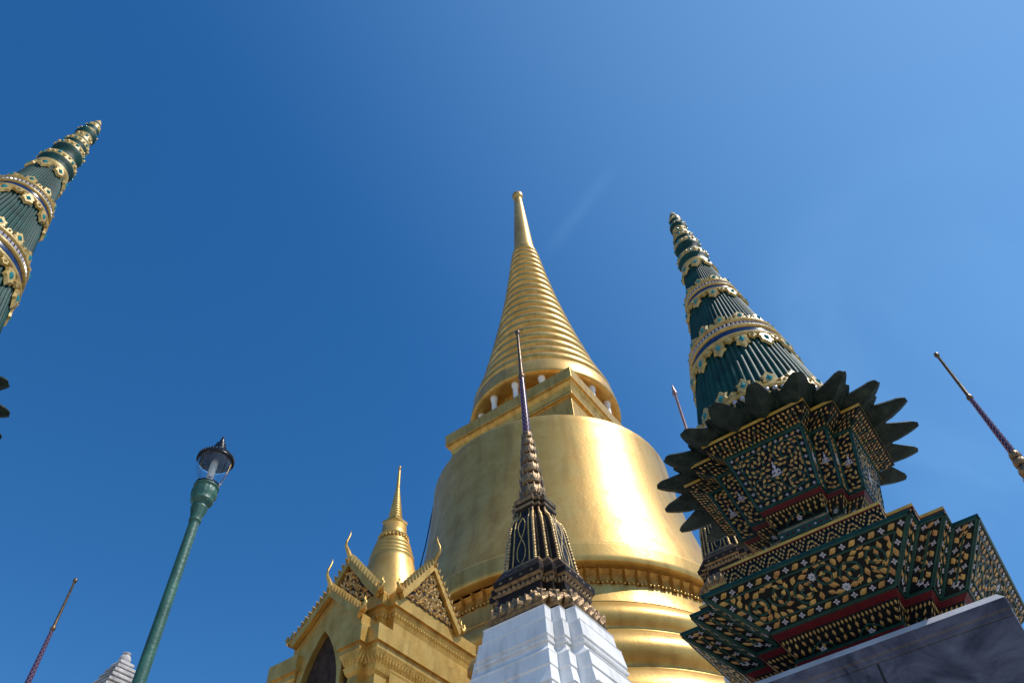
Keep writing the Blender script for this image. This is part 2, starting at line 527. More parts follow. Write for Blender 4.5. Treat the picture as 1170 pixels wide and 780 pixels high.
def deco_upper(p):
    """small flaring panel under the yellow edge: triangular sprays of drops"""
    if p.wt < .05: return
    n = max(1, int(round(p.wt / .20)))
    for i in range(n):
        c0 = (i + .5) / n - .5
        for side in (-1, 1):
            p.bar([((c0 + side * .5 / n) * p.w(.01), .012), (c0 * p.w(p.h * .8), p.h * .85)], .012)
        for row in range(4):
            t = p.h * (.12 + row * .25)
            for k in range(4):
                s = (c0 + (k - 1.5 + .5 * (row % 2)) * .25 / n) * p.w(t) + random.uniform(-.004, .004)
                if p.inside(s, t, .008): p.leaf(s, t, -PI / 2 + (k - 1.5) * .35 + random.uniform(-.2, .2), .046 * random.uniform(.8, 1.1), .027, random.choice(('leaf', 'leaf2')), .008)
    p.bar([(-p.wb / 2, .004), (p.wb / 2, .004)], .016)

def deco_arches(p, step=.17):
    """frieze: row of pointed arches of small leaves round a green core with a pale flower"""
    if p.wt < .06: return
    n = max(1, int(round(p.wt / step)))
    for i in range(n):
        cx = ((i + .5) / n - .5) * p.wt; hw = .5 * p.wt / n
        for rx, top, L, cnt in ((.92, .84, .036, 6), (.64, .66, .030, 5)):
            for sg in (-1, 1):
                for k in range(cnt):
                    f = (k + .35) / cnt
                    s = cx + sg * hw * rx * (1 - f ** 1.7); t = p.h * (.06 + (top - .06) * f ** .85)
                    if p.inside(s, t, .004): p.leaf(s, t, PI / 2 + sg * (.15 + .8 * f), L, L * .62, random.choice(('leaf', 'leaf', 'leaf2')), .009)
        p.bar([(cx - hw * .36, p.h * .04), (cx - hw * .34, p.h * .26), (cx, p.h * .52), (cx + hw * .34, p.h * .26), (cx + hw * .36, p.h * .04)], .018)
        p.flower(cx, p.h * .22, .026, n=3)
        for dx, dy in ((-1, .62), (-1, .80), (-.62, .84), (.62, .84), (-.8, .72), (.8, .72), (-.82, .94), (-.4, .95), (0, .95), (.4, .95), (.82, .94)):
            s, t = cx + dx * hw, p.h * dy
            if p.inside(s, t, .004): p.leaf(s, t, PI / 2, .028, .018, 'leaf', .007)

def deco_low(p, L=.05):
    """lower flaring panel under the red band: upright drops, arch in the middle"""
    if p.wt < .05: return
    n = max(2, int(p.wt / .034))
    for i in range(n):
        f = (i + .5) / n - .5
        p.leaf(f * p.w(p.h * .88), p.h * .86, PI / 2, L * .75, .020, 'leaf', .007)
        if i % 2 == 0:
            p.leaf(f * p.w(p.h * .62), p.h * .62, PI / 2 + random.uniform(-.4, .4), L, .026, random.choice(('leaf', 'leaf2')), .008)
            p.leaf(f * p.w(p.h * .34), p.h * .36, PI / 2 + random.uniform(-.5, .5), L, .028, random.choice(('leaf', 'leaf2')), .008)
    k = max(1, int(round(p.wt / .42)))
    for i in range(k):
        c0 = ((i + .5) / k - .5) * p.wb
        hw = p.wb / k * .30
        p.bar([(c0 - hw, .01), (c0 - hw * .6, p.h * .34), (c0, p.h * .5), (c0 + hw * .6, p.h * .34), (c0 + hw, .01)], .016)
        p.flower(c0, p.h * .22, .030, n=5)

# ------------------------------------------------------------------ ground
gm = bpy.data.materials.new('terrace_paving')
gm.use_nodes = True
t = gm.node_tree
b = t.nodes["Principled BSDF"]
co = t.nodes.new("ShaderNodeTexCoord")
br = t.nodes.new("ShaderNodeTexBrick")
br.inputs['Scale'].default_value = 1.0
br.inputs['Color1'].default_value = (0.50, 0.42, 0.33, 1)
br.inputs['Color2'].default_value = (0.42, 0.36, 0.28, 1)
br.inputs['Mortar'].default_value = (0.14, 0.13, 0.12, 1)
br.inputs['Mortar Size'].default_value = 0.008
t.links.new(co.outputs['Object'], br.inputs['Vector'])
t.links.new(br.outputs[0], b.inputs['Base Color'])
b.inputs['Roughness'].default_value = 0.7
M['paving'] = gm
mb = MB()
S = 1500
mb.poly([(-S, -S, GZ), (S, -S, GZ), (S, S, GZ), (-S, S, GZ)], 'paving')
gr = mb.build('ground'); gr['kind'] = 'structure'

# ------------------------------------------------------------------ big golden chedi
GX, GY = 18.98, 10.519
ch = empty('golden_chedi', (GX, GY, GZ), 'huge gilded bell-shaped chedi with ringed spire behind the others', 'chedi')
def up(prof):   # heights are given from the eye; parts hang from the chedi's foot
    return [(q[0], q[1] - GZ, *q[2:]) for q in prof]
def arc_torus(z0, z1, r0, r1, bulge, n=12):
    """half-round moulding from z0 up to z1"""
    out = []
    for i in range(n + 1):
        f = i / n
        out.append((r0 + (r1 - r0) * f + bulge * math.sin(PI * f) ** .8, z0 + (z1 - z0) * f))
    return out
mb = MB()
pr = [(8.6, GZ), (8.6, 1.2), (8.3, 1.2), (8.3, 1.5), (7.9, 2.2), (7.9, 4.4), (8.1, 4.5), (8.1, 4.9), (7.3, 5.0), (7.3, 5.9), (6.9, 6.0)]
pr += arc_torus(6.05, 7.2, 6.35, 6.2, .30) + [(6.1, 7.24)]
pr += arc_torus(7.28, 8.42, 6.05, 5.85, .28) + [(5.75, 8.46)]
pr += arc_torus(8.56, 9.56, 5.70, 5.45, .28) + [(5.38, 9.60)]
pr += arc_torus(9.68, 10.50, 5.32, 5.12, .22) + [(5.14, 10.50), (5.12, 10.54), (5.06, 10.8), (5.03, 11.06)]
mb.lathe(up(pr), 'gold', 128)
mb.build('moulded_base', ch)
# lotus band under the bell: concave petals with pale scalloped tips
mb = MB()
NP = 92
def lot(a, z):
    s = abs(math.sin(a * NP / 2)); return 1 - .014 * s ** .5 + (.0 if s > .22 else .016)
mb.lathe(up([(5.04, 11.06), (5.02, 11.10), (4.97, 11.25), (4.98, 11.42), (5.08, 11.54)]), 'gold_old', NP * 8, mod=lot, smooth=False)
for k in range(NP):
    a = 2 * PI * (k + .5) / NP
    for d in (-.35, 0, .35):
        aa = a + d * 2 * PI / NP
        mb.blob((5.07 * math.cos(aa), 5.07 * math.sin(aa), 11.085 - GZ + (.02 if d == 0 else 0)), .040, 'gold')
mb.build('lotus_band', ch)
mb = MB()
bell = [(5.05, 11.54), (5.34, 11.54), (5.36, 11.56), (5.34, 11.75), (5.31, 12.08), (5.30, 12.15), (5.27, 12.18), (5.27, 12.18), (5.20, 12.21), (5.185, 12.24), (5.185, 12.24),
        (5.10, 12.6), (4.98, 13.0), (4.87, 13.4), (4.77, 13.8), (4.68, 14.2), (4.60, 14.6), (4.53, 15.0), (4.48, 15.4), (4.43, 15.8), (4.39, 16.2), (4.36, 16.6),
        (4.33, 17.0), (4.30, 17.4), (4.285, 17.75), (4.28, 17.95), (4.262, 18.02), (4.21, 18.07), (4.05, 18.10), (3.3, 18.15), (.5, 18.25)]
mb.lathe(up(bell), 'gold', 160, (-.05, .09))
mb.build('bell', ch)
# harmika: square block with cornice
mb = MB()
def sq(mb, levels, m, c=(0, 0)):
    prev = None; cur = m
    for L in levels:
        z, a = L[0], L[1]
        pts = [(c[0]-a, c[1]-a, z), (c[0]+a, c[1]-a, z), (c[0]+a, c[1]+a, z), (c[0]-a, c[1]+a, z)]
        if prev:
            for i in range(4):
                mb.poly((prev[i], prev[(i+1) % 4], pts[(i+1) % 4], pts[i]), cur)
        else: mb.poly(pts[::-1], m)
        prev = pts
        if len(L) > 2: cur = L[2]
    mb.poly(prev, cur)
sq(mb, [(z - GZ, a) for z, a in ((18.0, 2.60), (19.62, 2.60), (19.62, 2.70), (19.70, 2.70), (19.80, 2.66), (20.02, 2.72), (20.16, 2.82), (20.16, 2.78), (20.24, 2.78), (20.24, 2.86), (20.78, 2.86))], 'gold_plain')
mb.build('square_throne', ch, bevel=.02)
mb = MB()
mb.lathe(up([(2.30, 20.78), (2.30, 21.70)]), 'orange', 64)
mb.build('colonnade_drum', ch)
for k in range(16):
    a = 2 * PI * (k + .35) / 16
    x, y = 2.68 * math.cos(a), 2.68 * math.sin(a)
    m_ = MB()
    m_.lathe([(.13, 20.78 - GZ), (.13, 20.86 - GZ), (.105, 20.88 - GZ), (.105, 21.50 - GZ), (.14, 21.54 - GZ), (.14, 21.70 - GZ)], 'pale_col', 14, (x, y))
    m_.build('column', ch)
    a += PI / 16
    x, y = 2.52 * math.cos(a), 2.52 * math.sin(a)
    m_ = MB()
    m_.lathe([(.11, 20.78 - GZ), (.10, 20.95 - GZ), (.05, 21.05 - GZ), (.085, 21.17 - GZ), (.03, 21.24 - GZ), (.05, 21.29 - GZ), (.035, 21.35 - GZ), (.005, 21.46 - GZ)], 'gold_plain', 10, (x, y))
    m_.build('statuette', ch)
mb = MB()
mb.lathe(up([(2.25, 21.70), (2.84, 21.70), (3.04, 21.72), (3.06, 21.76), (3.05, 21.9), (2.98, 22.35), (2.94, 22.55), (2.80, 22.62)]), 'gold', 128)
mb.build('parasol_disc', ch)
mb = MB()
pr = []
NR = 20
zs = [22.62 + (35.0 - 22.62) * (1 - (1 - i / NR) ** 1.12) for i in range(NR + 1)]
RT = [(22.62, 2.84), (23, 2.72), (24, 2.43), (25, 2.21), (26, 1.99), (27, 1.78), (28, 1.60), (29, 1.42), (30, 1.25), (31, 1.11), (32, .97), (33, .85), (34, .73), (35, .60)]
def rs(z):
    for (z0, r0), (z1, r1) in zip(RT, RT[1:]):
        if z <= z1: return r0 + (r1 - r0) * (z - z0) / (z1 - z0)
    return RT[-1][1]
for i in range(NR):
    z0, z1 = zs[i], zs[i + 1]; h = z1 - z0
    r0 = rs(z0)
    pr += [(r0 - .26 * h, z0), (r0 - .02 * h, z0 + .06 * h), (r0 + .07 * h, z0 + .22 * h), (r0 + .10 * h, z0 + .40 * h), (r0 + .04 * h, z0 + .60 * h), (r0 - .14 * h, z0 + .80 * h), (r0 - .34 * h, z0 + .93 * h)]
mb.lathe(up(pr), 'gold', 96)
mb.build('ringed_spire', ch)
mb = MB()
mb.lathe(up([(.58, 35.0), (.61, 35.12), (.58, 35.26), (.55, 35.30), (.545, 35.4), (.47, 36.8), (.40, 38.2), (.32, 39.7), (.245, 41.0), (.22, 41.35), (.26, 41.38), (.31, 41.48), (.33, 41.62), (.31, 41.78), (.22, 41.92), (.08, 42.0), (.001, 42.02)]), 'gold', 48)
mb.build('finial', ch)
cb = MB()
va = R_(28.9 + 100)
cd = (math.cos(va), math.sin(va))
cb.tube([(cd[0]*r, cd[1]*r, z - GZ) for r, z in ((.62, 35.1), (1.3, 30), (2.2, 25.6), (3.07, 21.9), (3.12, 21.5), (4.32, 18.2), (4.60, 16), (4.95, 14), (5.42, 11.9), (5.5, 10), (6.2, 7.3))], .022, 'cable', 6)
cb.build('cable', ch)

# ------------------------------------------------------------------ gilded chapel with a small chedi on its roof
CX, CY = 10.53, 10.22
cp = empty('gilded_chapel', (CX, CY, GZ), 'gilded porch chapel with carved gables and small chedi on its roof', 'chapel')
def Z(z): return z - GZ
mb = MB()
def carve(mb, q):
    p = Patch(mb, q)
    n = int(p.wt / .085)
    for i in range(n):
        s_ = ((i + .5) / n - .5) * p.w(p.h * .5)
        p.leaf(s_, p.h * .48, PI / 2, p.h * .86, .072, 'gold_plain', .018)
        p.leaf(s_ + .5 * p.wt / n, p.h * .72, PI / 2, p.h * .40, .036, 'gold_plain', .012)
def cornice(mb, x0, x1, y0, y1, ztop, m='gold_plain'):
    """plain frieze over a stepped cornice, walls below; x0..y1 = frieze plane"""
    lv = [(ztop, 0), (ztop - .25, 0), (ztop - .25, .05), (ztop - .30, .05), (ztop - .34, .07), (ztop - .46, .12), (ztop - .46, .10), (ztop - .54, .13)]
    prev = None
    for z, d in reversed(lv):
        pts = [(x0 + d, y0 + d, Z(z)), (x1 - d, y0 + d, Z(z)), (x1 - d, y1 - d, Z(z)), (x0 + d, y1 - d, Z(z))]
        if prev:
            for i in range(4):
                mb.poly((prev[i], prev[(i+1) % 4], pts[(i+1) % 4], pts[i]), m)
                if z == ztop - .34: carve(mb, [Vector(v) for v in (prev[i], prev[(i+1) % 4], pts[(i+1) % 4], pts[i])])
        else: mb.poly(pts[::-1], m)
        prev = pts
    mb.poly(prev, m)
# upper body: cross plan with notched corners
A, B = 1.17, 1.0
cornice(mb, -A, 1.60, -B, B, 8.72); mb.box((-A + .13, -B + .13, 0), (1.47, B - .13, Z(8.18)), 'gold_plain')
cornice(mb, -B, 1.57, -A, A, 8.723); mb.box((-B + .13, -A + .13, 0), (1.44, A - .13, Z(8.183)), 'gold_plain')
mb.build('upper_body', cp)
mb = MB()
# lower wing in front (towards -x) with two piers and a pointed doorway between
YW, YG = .20, .11
cornice2 = [(7.90, 0), (7.58, 0), (7.58, .05), (7.52, .05), (7.46, .05), (7.22, .15), (7.22, .12), (7.12, .15), (7.06, .19), (7.0, .19)]
def cornice_b(x0, x1, y0, y1, dz=0.0):
    prev = None
    for z, d in reversed(cornice2):
        z += dz
        pts = [(x0 + d, y0 + d, Z(z)), (x1 - d, y0 + d, Z(z)), (x1 - d, y1 - d, Z(z)), (x0 + d, y1 - d, Z(z))]
        if prev:
            for i in range(4):
                mb.poly((prev[i], prev[(i+1) % 4], pts[(i+1) % 4], pts[i]), 'gold_plain')
                if abs(z - dz - 7.46) < 1e-6: carve(mb, [Vector(v) for v in (prev[i], prev[(i+1) % 4], pts[(i+1) % 4], pts[i])])
        else: mb.poly(pts[::-1], 'gold_plain')
        prev = pts
    mb.poly(prev, 'gold_plain')
    mb.box((x0 + .19, y0 + .19, 0), (x1 - .19, y1 - .19, Z(7.0 + dz)), 'gold_plain')
cornice_b(-1.39, 1.55, -1.172, -.52)             # right of the doorway
cornice_b(-1.39, 1.55, .80, 1.172)               # left of the doorway
mb.box((-.95, -.52, 0), (1.5, .80, Z(7.897)), 'gold_plain')
cornice_b(-1.56, -.9, -.90, -.30, .004)           # right pier
cornice_b(-1.56, -.9, .74, 1.52, .004)            # left pier
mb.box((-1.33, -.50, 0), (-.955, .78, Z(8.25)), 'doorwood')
mb.build('lower_body', cp)
# doorway recess front: pointed arch frame between piers
mb = MB()
def arch_pts(k, zspr, ztop, hw, n=12):
    out = []
    for i in range(n + 1):
        f = i / n
        out.append((YW + hw * math.cos(f * PI / 2) ** .85, zspr + (ztop - zspr) * f ** .9) )
    return out
def gable_prism(mb, pts2, x0, x1, m, to3):
    """closed outline extruded from x0 to x1"""
    a = [mb.vert(to3(x0, *p)) for p in pts2]; b_ = [mb.vert(to3(x1, *p)) for p in pts2]
    mb.face(a, m); mb.face(b_[::-1], m)
    n = len(a)
    for i in range(n):
        mb.face((a[i], b_[i], b_[(i + 1) % n], a[(i + 1) % n]), m)
face_mx = lambda x, s, z: Vector((x, s, Z(z)))          # gable facing -x, s = y
R1 = arch_pts(0, 6.9, 8.22, .50)
left = R1
right = [(2 * YW - s, z) for s, z in R1][::-1]
# spandrel panel: gable outline with the arch cut out (two halves, butted at the apex)
ga = 9.0
hl = [(YW + 1.0, 7.95)]
def half(sg):
    arc = [(YW + sg * (s - YW), z) for s, z in R1]
    out = [(YW + sg * .58, 6.9)] + [(YW + sg * .58, 7.6), (YW + sg * .58, 7.91), (YG + sg * .88, 7.91), (YG + sg * .88, 8.22), (YG, ga)] + arc[::-1]
    return out
for sg in (1, -1):
    pts = half(sg)
    gable_prism(mb, pts if sg < 0 else pts[::-1], -1.46, -.96, 'gold_plain', face_mx)
mb.build('doorway_arch', cp)

def gable(name_parent, apex_s, base_z, apex_z, hw, depth0, depth1, to3, tymp=True, chofa_lean=.15):
    """roof gable: roof body, barge boards with serrated scales, tympanum relief, horn finials.
    to3(d, s, z): d = distance outward from the face plane"""
    gp = MB()
    gable_prism(gp, [(apex_s - hw * .93, base_z), (apex_s + hw * .93, base_z), (apex_s, apex_z - .05)], depth0, depth1, 'gold_plain', to3)
    go = gp.build('gable', name_parent)
    if tymp:
        tp = MB()
        sh = [(apex_s - hw * .80, base_z + .03), (apex_s + hw * .80, base_z + .03), (apex_s + hw * .44, base_z + (apex_z - base_z) * .34), (apex_s + hw * .40, base_z + (apex_z - base_z) * .50), (apex_s, apex_z - .17),
              (apex_s - hw * .40, base_z + (apex_z - base_z) * .50), (apex_s - hw * .44, base_z + (apex_z - base_z) * .34)]
        gable_prism(tp, sh, .015, .0, 'reliefbg', to3)
        # carved scroll leaves
        rr = random.Random(5)
        pts = []
        for _ in range(900):
            s = rr.uniform(-hw, hw); z = rr.uniform(0, apex_z - base_z)
            lim = hw * .78 * (1 - z / (apex_z - base_z - .12))
            if z > (apex_z - base_z) * .3: lim = min(lim, hw * .40)
            if z < .05 or abs(s) > lim - .02: continue
            if any((s - x) ** 2 + (z - y) ** 2 < .0032 for x, y in pts): continue
            pts.append((s, z))
            a = rr.uniform(0, 2 * PI)
            cs, sn = math.cos(a), math.sin(a)
            mid = tp.vert(to3(.062, apex_s + s, base_z + z))
            ring = []
            for x, y in ((-.5, 0), (-.1, .42), (.25, .3), (.55, -.15), (.2, -.2), (-.15, -.4)):
                x *= .15; y *= .085
                ring.append(tp.vert(to3(.018, apex_s + s + x * cs - y * sn, base_z + z + x * sn + y * cs)))
            for i in range(6): tp.face((ring[i], ring[(i + 1) % 6], mid), 'relief')
        tp.build('tympanum', go)
    for sg in (1, -1):
        bb = MB()
        P0 = (apex_s, apex_z); P1 = (apex_s + sg * hw * .50, base_z + (apex_z - base_z) * .50); P2 = (apex_s + sg * hw * .56, base_z + (apex_z - base_z) * .40); P3 = (apex_s + sg * hw, base_z + .02)
        W = .13
        def off(P, k): return (P[0] - sg * k * .55, P[1] - k * .85)
        outline = [P0, P1, P3, off(P3, W * 1.1), off(P2, W * .9), off(P1, W * 1.0), (apex_s, apex_z - W * 1.4)]
        if sg > 0: outline = outline[::-1]
        gable_prism(bb, outline, .11, .012, 'gold_plain', to3)
        N = 11
        for i in range(N):      # serrated scales along the top edge
            f = (i + .6) / N
            s = apex_s + (P3[0] - apex_s) * f; z = apex_z + (P3[1] - apex_z) * f
            d = Vector((P3[0] - apex_s, P3[1] - apex_z)).normalized()
            nn = Vector((-d.y * sg, d.x * sg)) if sg > 0 else Vector((d.y, -d.x))
            if nn.y < 0: nn = -nn
            a_ = (s - d.x * .028, z - d.y * .028); b_ = (s + d.x * .035, z + d.y * .035); c_ = (s + nn.x * .11 - d.x * .055, z + nn.y * .11 - d.y * .055)
            tri_ = [a_, b_, c_]
            area = (b_[0]-a_[0])*(c_[1]-a_[1]) - (b_[1]-a_[1])*(c_[0]-a_[0])
            if area < 0: tri_ = tri_[::-1]
            gable_prism(bb, tri_, .13, -.02, 'gold', to3)
        bb.build('barge_board', go)
        nb = MB()               # upturned naga tail end
        for q, (dx, hh) in enumerate(((.0, .30), (.06, .22), (-.06, .20))):
            e = (apex_s + sg * (hw * 1.0), base_z + .02)
            nb.tube([to3(.06 + dx * .6, e[0] + sg * (x), e[1] + z) for x, z in ((0, -.02), (.05 + dx * .3, .04), (.06 + dx, .12), (.03 + dx, hh * .75), (.055 + dx, hh))], [.05, .048, .035, .02, .004], 'gold', 6)
        nb.build('naga_end', go)
    cf = MB()
    cf.tube([to3(.05, apex_s, apex_z - .12), to3(.08, apex_s, apex_z + 0.018), to3(.16, apex_s, apex_z + 0.141), to3(.24, apex_s, apex_z + 0.229), to3(.24, apex_s, apex_z + 0.352), to3(.19, apex_s, apex_z + 0.484), to3(.13 + chofa_lean * .2, apex_s, apex_z + 0.581), to3(.16, apex_s, apex_z + 0.669)],
            [.065, .06, .045, .033, .024, .021, .015, .003], 'gold', 8)
    cf.build('horn_finial', go)
    return go
for k in range(4):
    cs, sn = ((-1, 0), (0, -1), (1, 0), (0, 1))[k]
    def to3(d, s, z, cs=cs, sn=sn):
        r = A + d
        return Vector((cs * r + (-sn) * s, sn * r + cs * s, Z(z)))
    if k == 2: continue          # the back meets the great chedi
    gable(cp, 0, 8.72, 9.90, .95, 0, -A, to3)
def to3f(d, s, z): return Vector((-(1.46 + d), s, Z(z)))
gable(cp, YG, 8.20, 9.07, .93, -.02, -.3, lambda d, s, z: Vector((-(1.46 + d), s, Z(z))), tymp=False)
# small chedi on the roof
sm = MB()
def ZS(z): return (8.72 + (z - 8.72) * .925) - GZ
rc = [(.95, 8.72), (.95, 9.0), (.84, 9.05), (.77, 9.5), (.70, 9.9), (.645, 10.1), (.595, 10.3), (.55, 10.5), (.525, 10.62), (.535, 10.64), (.535, 10.69), (.485, 10.71), (.485, 10.73),
      (.50, 10.76), (.50, 10.82), (.455, 10.84), (.455, 10.86), (.468, 10.89), (.468, 10.95), (.42, 10.97), (.42, 10.99), (.435, 11.02), (.435, 11.08), (.39, 11.10), (.385, 11.12), (.395, 11.15), (.35, 11.18, 'gold_old'), (.345, 11.28, 'gold'), (.385, 11.31), (.37, 11.35), (.325, 11.37), (.315, 11.40), (.30, 11.68), (.22, 11.69)]
sm.lathe([(q[0] * .95, ZS(q[1])) + tuple(q[2:]) for q in rc], 'gold', 48)
for k in range(26):
    a = 2 * PI * k / 26
    sm.blob((.345 * math.cos(a), .345 * math.sin(a), ZS(11.23)), .032, 'gold', 1.3)
sq(sm, [(ZS(11.68), .17), (ZS(11.72), .17), (ZS(11.76), .19), (ZS(11.79), .208), (ZS(11.87), .208)], 'gold')
pr = [(.15, ZS(11.87)), (.155, ZS(11.93))]
for i in range(12):
    z0 = 11.94 + i * .086; r = .168 - i * .0102
    pr += [(r * .82, ZS(z0)), (r, ZS(z0 + .03)), (r, ZS(z0 + .052)), (r * .82, ZS(z0 + .08))]
pr += [(.047, ZS(12.98)), (.043, ZS(13.2)), (.03, ZS(13.6)), (.027, ZS(13.70)), (.038, ZS(13.72)), (.038, ZS(13.76)), (.01, ZS(13.79)), (.001, ZS(13.795))]
sm.lathe(pr, 'gold', 32)
sm.build('roof_chedi', cp)

# ------------------------------------------------------------------ slender bronze chedis on white pedestals
PK, PK2 = .63, .80
def lv(z, a, m=None, k=PK, k2=PK2):
    q = (Z(z), a, a * k, a * k2)
    return q + (m,) if m else q
def petal_row(mb, quads, n_per, L, out, m, m2=None, lean=.0, shift=0):
    """raised pointed lotus petals on each face of a lofted band"""
    for q in quads:
        p = Patch(mb, q)
        if p.wb < .03 and p.wt < .03: continue
        n = max(1, int(round(max(p.wb, p.wt) / n_per)))
        for i in range(n):
            f = (i + .5) / n - .5
            wv = p.w(p.h * .5) / n
            s0 = f
            rows = []
            for t_, ww, o in ((.02, .44, .006), (.35, .48, out * .8), (.65, .36, out), (.9, .12, out * .9)):
                t = t_ * p.h; c0 = s0 * p.w(t)
                rows.append([p.mb.vert(p.at(c0 - ww * wv, t, .002)), p.mb.vert(p.at(c0, t, o)), p.mb.vert(p.at(c0 + ww * wv, t, .002))])
            for r in range(3):
                for k in range(2):
                    p.mb.face((rows[r][k], rows[r][k+1], rows[r+1][k+1], rows[r+1][k]), m if r < 2 else (m2 or m))

def slender_chedi(loc, label, bud=False):
    ro = empty('slender_chedi', loc, label, 'chedi', 'slender mosaic chedis on white pedestals')
    pb = MB()
    lim_ = .66 if bud else 9
    body = [(GZ, 1.75), (-.9, 1.75), (-.9, 1.6), (.2, 1.55), (.2, 1.45), (.3, 1.45), (.3, 1.35), (1.1, 1.30), (1.1, 1.38), (1.25, 1.38), (1.25, 1.22), (2.2, 1.18), (2.2, 1.25), (2.35, 1.25),
            (2.35, 1.10), (3.0, 1.08), (3.0, 1.12), (3.1, 1.14), (3.18, 1.06), (3.5, 1.0), (3.5, 1.02), (3.56, 1.03), (3.58, 1.05), (3.62, 1.05), (3.63, 1.01), (3.72, 1.0), (3.88, 1.03), (3.88, 1.005), (4.09, .965), (4.11, .985), (4.11, .955), (4.315, .90), (4.33, .915), (4.33, .915), (4.505, .885), (4.515, .895), (4.52, .875), (4.60, .805), (4.66, .80), (4.66, .825), (4.695, .83), (4.70, .80), (4.735, .81), (4.75, .825),
            (4.76, .820), (4.965, .785), (4.975, .793), (4.98, .750), (5.165, .728), (5.186, .739)]
    loft(pb, [lv(z, min(a, lim_)) for z, a in body], 'white')
    pb.build('white_pedestal', ro, bevel=.006)
    lb = MB()
    k_, k2_ = .60, .80
    S_ = [(5.188, .60, 'bronze_dark'), (5.25, .60, 'bronze_dark'), (5.25, .665, 'bronze'), (5.29, .685, 'bronze'), (5.45, .65, 'bronze'), (5.53, .585, 'bronze_dark'), (5.58, .56, 'bronze_dark'),
          (5.68, .545, 'bronze_dark'), (5.76, .575, 'bronze'), (5.79, .605, 'bronze_dark'), (5.885, .612, 'bronze'), (5.90, .59, 'bronze_dark'), (6.05, .50, 'bronze'), (6.10, .475, 'bronze_dark')]
    sg = loft(lb, [lv(z, a, m, k_, k2_) for z, a, m in S_], 'bronze_dark')
    petal_row(lb, [q for i in (3,) for q in sg[i]], .14, 0, .060, 'bronze', 'bronze')
    petal_row(lb, sg[4], .095, 0, .035, 'bronze', 'bronze_dark')
    petal_row(lb, sg[7], .075, 0, .020, 'bronze')
    # bead edges and lozenges on the blue fascia
    for q in sg[9] + sg[11]:
        p = Patch(lb, q)
        n = max(1, int(p.wt / .075))
        for i in range(n):
            p.leaf(((i + .5) / n - .5) * p.w(p.h * .5), p.h * .5, 0, .055, .04, 'bronze' if i % 2 else 'bronze_dark', .008)
    lb.build('lotus_base', ro)
    sb = MB()
    SH = [(6.10, .462), (6.22, .445), (6.40, .425), (6.55, .405), (6.72, .388), (6.85, .365), (6.95, .335), (7.0, .30), (7.06, .265), (7.16, .252)]
    sg = loft(sb, [lv(z, a, 'navy', .50, .76) for z, a in SH], 'navy')
    # beaded ribs down every outer corner and the borders of the main faces
    plans = [[Vector((x, y, Z(z))) for x, y in redent(a, a * .50, a * .76)] for z, a in SH]
    for i in range(20):
        path = [pl[i] for pl in plans]
        sb.tube(path, .020 if i % 5 in (0, 2, 4) else .013, 'bronze', 6)
        for q in range(len(path) - 2):
            for h in (0, .34, .68):
                if i % 5 in (0, 2, 4): sb.blob(path[q].lerp(path[q + 1], h), .027, 'relief')
    for k in range(4):
        for off in (-.30, .30):
            path = []
            for pl in plans:
                a = pl[5 * k]; b_ = pl[(5 * k - 1) % 20]
                path.append(a.lerp(b_, .5 + off))
            sb.tube(path, .012, 'spiregold', 5)
        # long looped ornament in the middle of each face
        for s_ in (-1, 1):
            path = []
            for f in [i / 12 for i in range(13)]:
                fi = f * 6; i0 = int(min(fi, 5)); fr_ = fi - i0
                a = plans[i0][5*k].lerp(plans[i0+1][5*k], fr_); b_ = plans[i0][(5*k-1) % 20].lerp(plans[i0+1][(5*k-1) % 20], fr_)
                path.append(a.lerp(b_, .5 + s_ * .16 * abs(math.sin(f * PI * 2))))
            sb.tube(path, .009, 'spiregold', 5)
    loft(sb, [lv(z, a, m, .55, .78) for z, a, m in ((7.12, .25, 'bronze_dark'), (7.18, .285, 'bronze'), (7.22, .295, 'bronze_dark'), (7.25, .265, 'bronze_dark'), (7.28, .285, 'bronze'), (7.33, .30, 'bronze_dark'), (7.36, .285, 'bronze'), (7.37, .22, 'bronze'), (7.46, .20, 'bronze_dark'))], 'bronze')
    sb.build('ribbed_shaft', ro)
    cb_ = MB()
    nt_ = 7
    zz = 7.45
    for i in range(nt_):
        f = i / nt_
        h = .255 * (1 - .42 * f); r = .182 - (.182 - .070) * f
        cb_.lathe([(r * .78, Z(zz), 'bronze_dark'), (r * .86, Z(zz + h * .16), 'bronze'), (r * 1.04, Z(zz + h * .24)), (r * 1.08, Z(zz + h * .5)), (r * .98, Z(zz + h * .88), 'bronze_dark'), (r * .74, Z(zz + h))], 'bronze_dark', 24)
        n = max(8, int(2 * PI * r / .085))
        for k in range(n):
            a = 2 * PI * (k + .5 * (i % 2)) / n
            d = Vector((math.cos(a), math.sin(a), 0)); tg = Vector((-d.y, d.x, 0))
            hw = PI * r / n * .9
            ba = d * (r * 1.06) + Vector((0, 0, Z(zz + h * .18)))
            v = [ba - tg * hw, ba + tg * hw, d * (r * 1.12) + tg * hw * .8 + Vector((0, 0, Z(zz + h * .55))), d * (r * 1.12) + Vector((0, 0, Z(zz + h * .98))), d * (r * 1.12) - tg * hw * .8 + Vector((0, 0, Z(zz + h * .55)))]
            mid = cb_.vert(d * (r * 1.17) + Vector((0, 0, Z(zz + h * .5))))
            ids = [cb_.vert(x) for x in v]
            for j in range(5): cb_.face((ids[j], ids[(j + 1) % 5], mid), 'bronze')
        zz += h
    ztop = zz
    cb_.lathe([(.06, Z(zz - .03)), (.062, Z(8.80))], 'bronze', 16)
    cb_.build('scaled_column', ro)
    pm = MB()
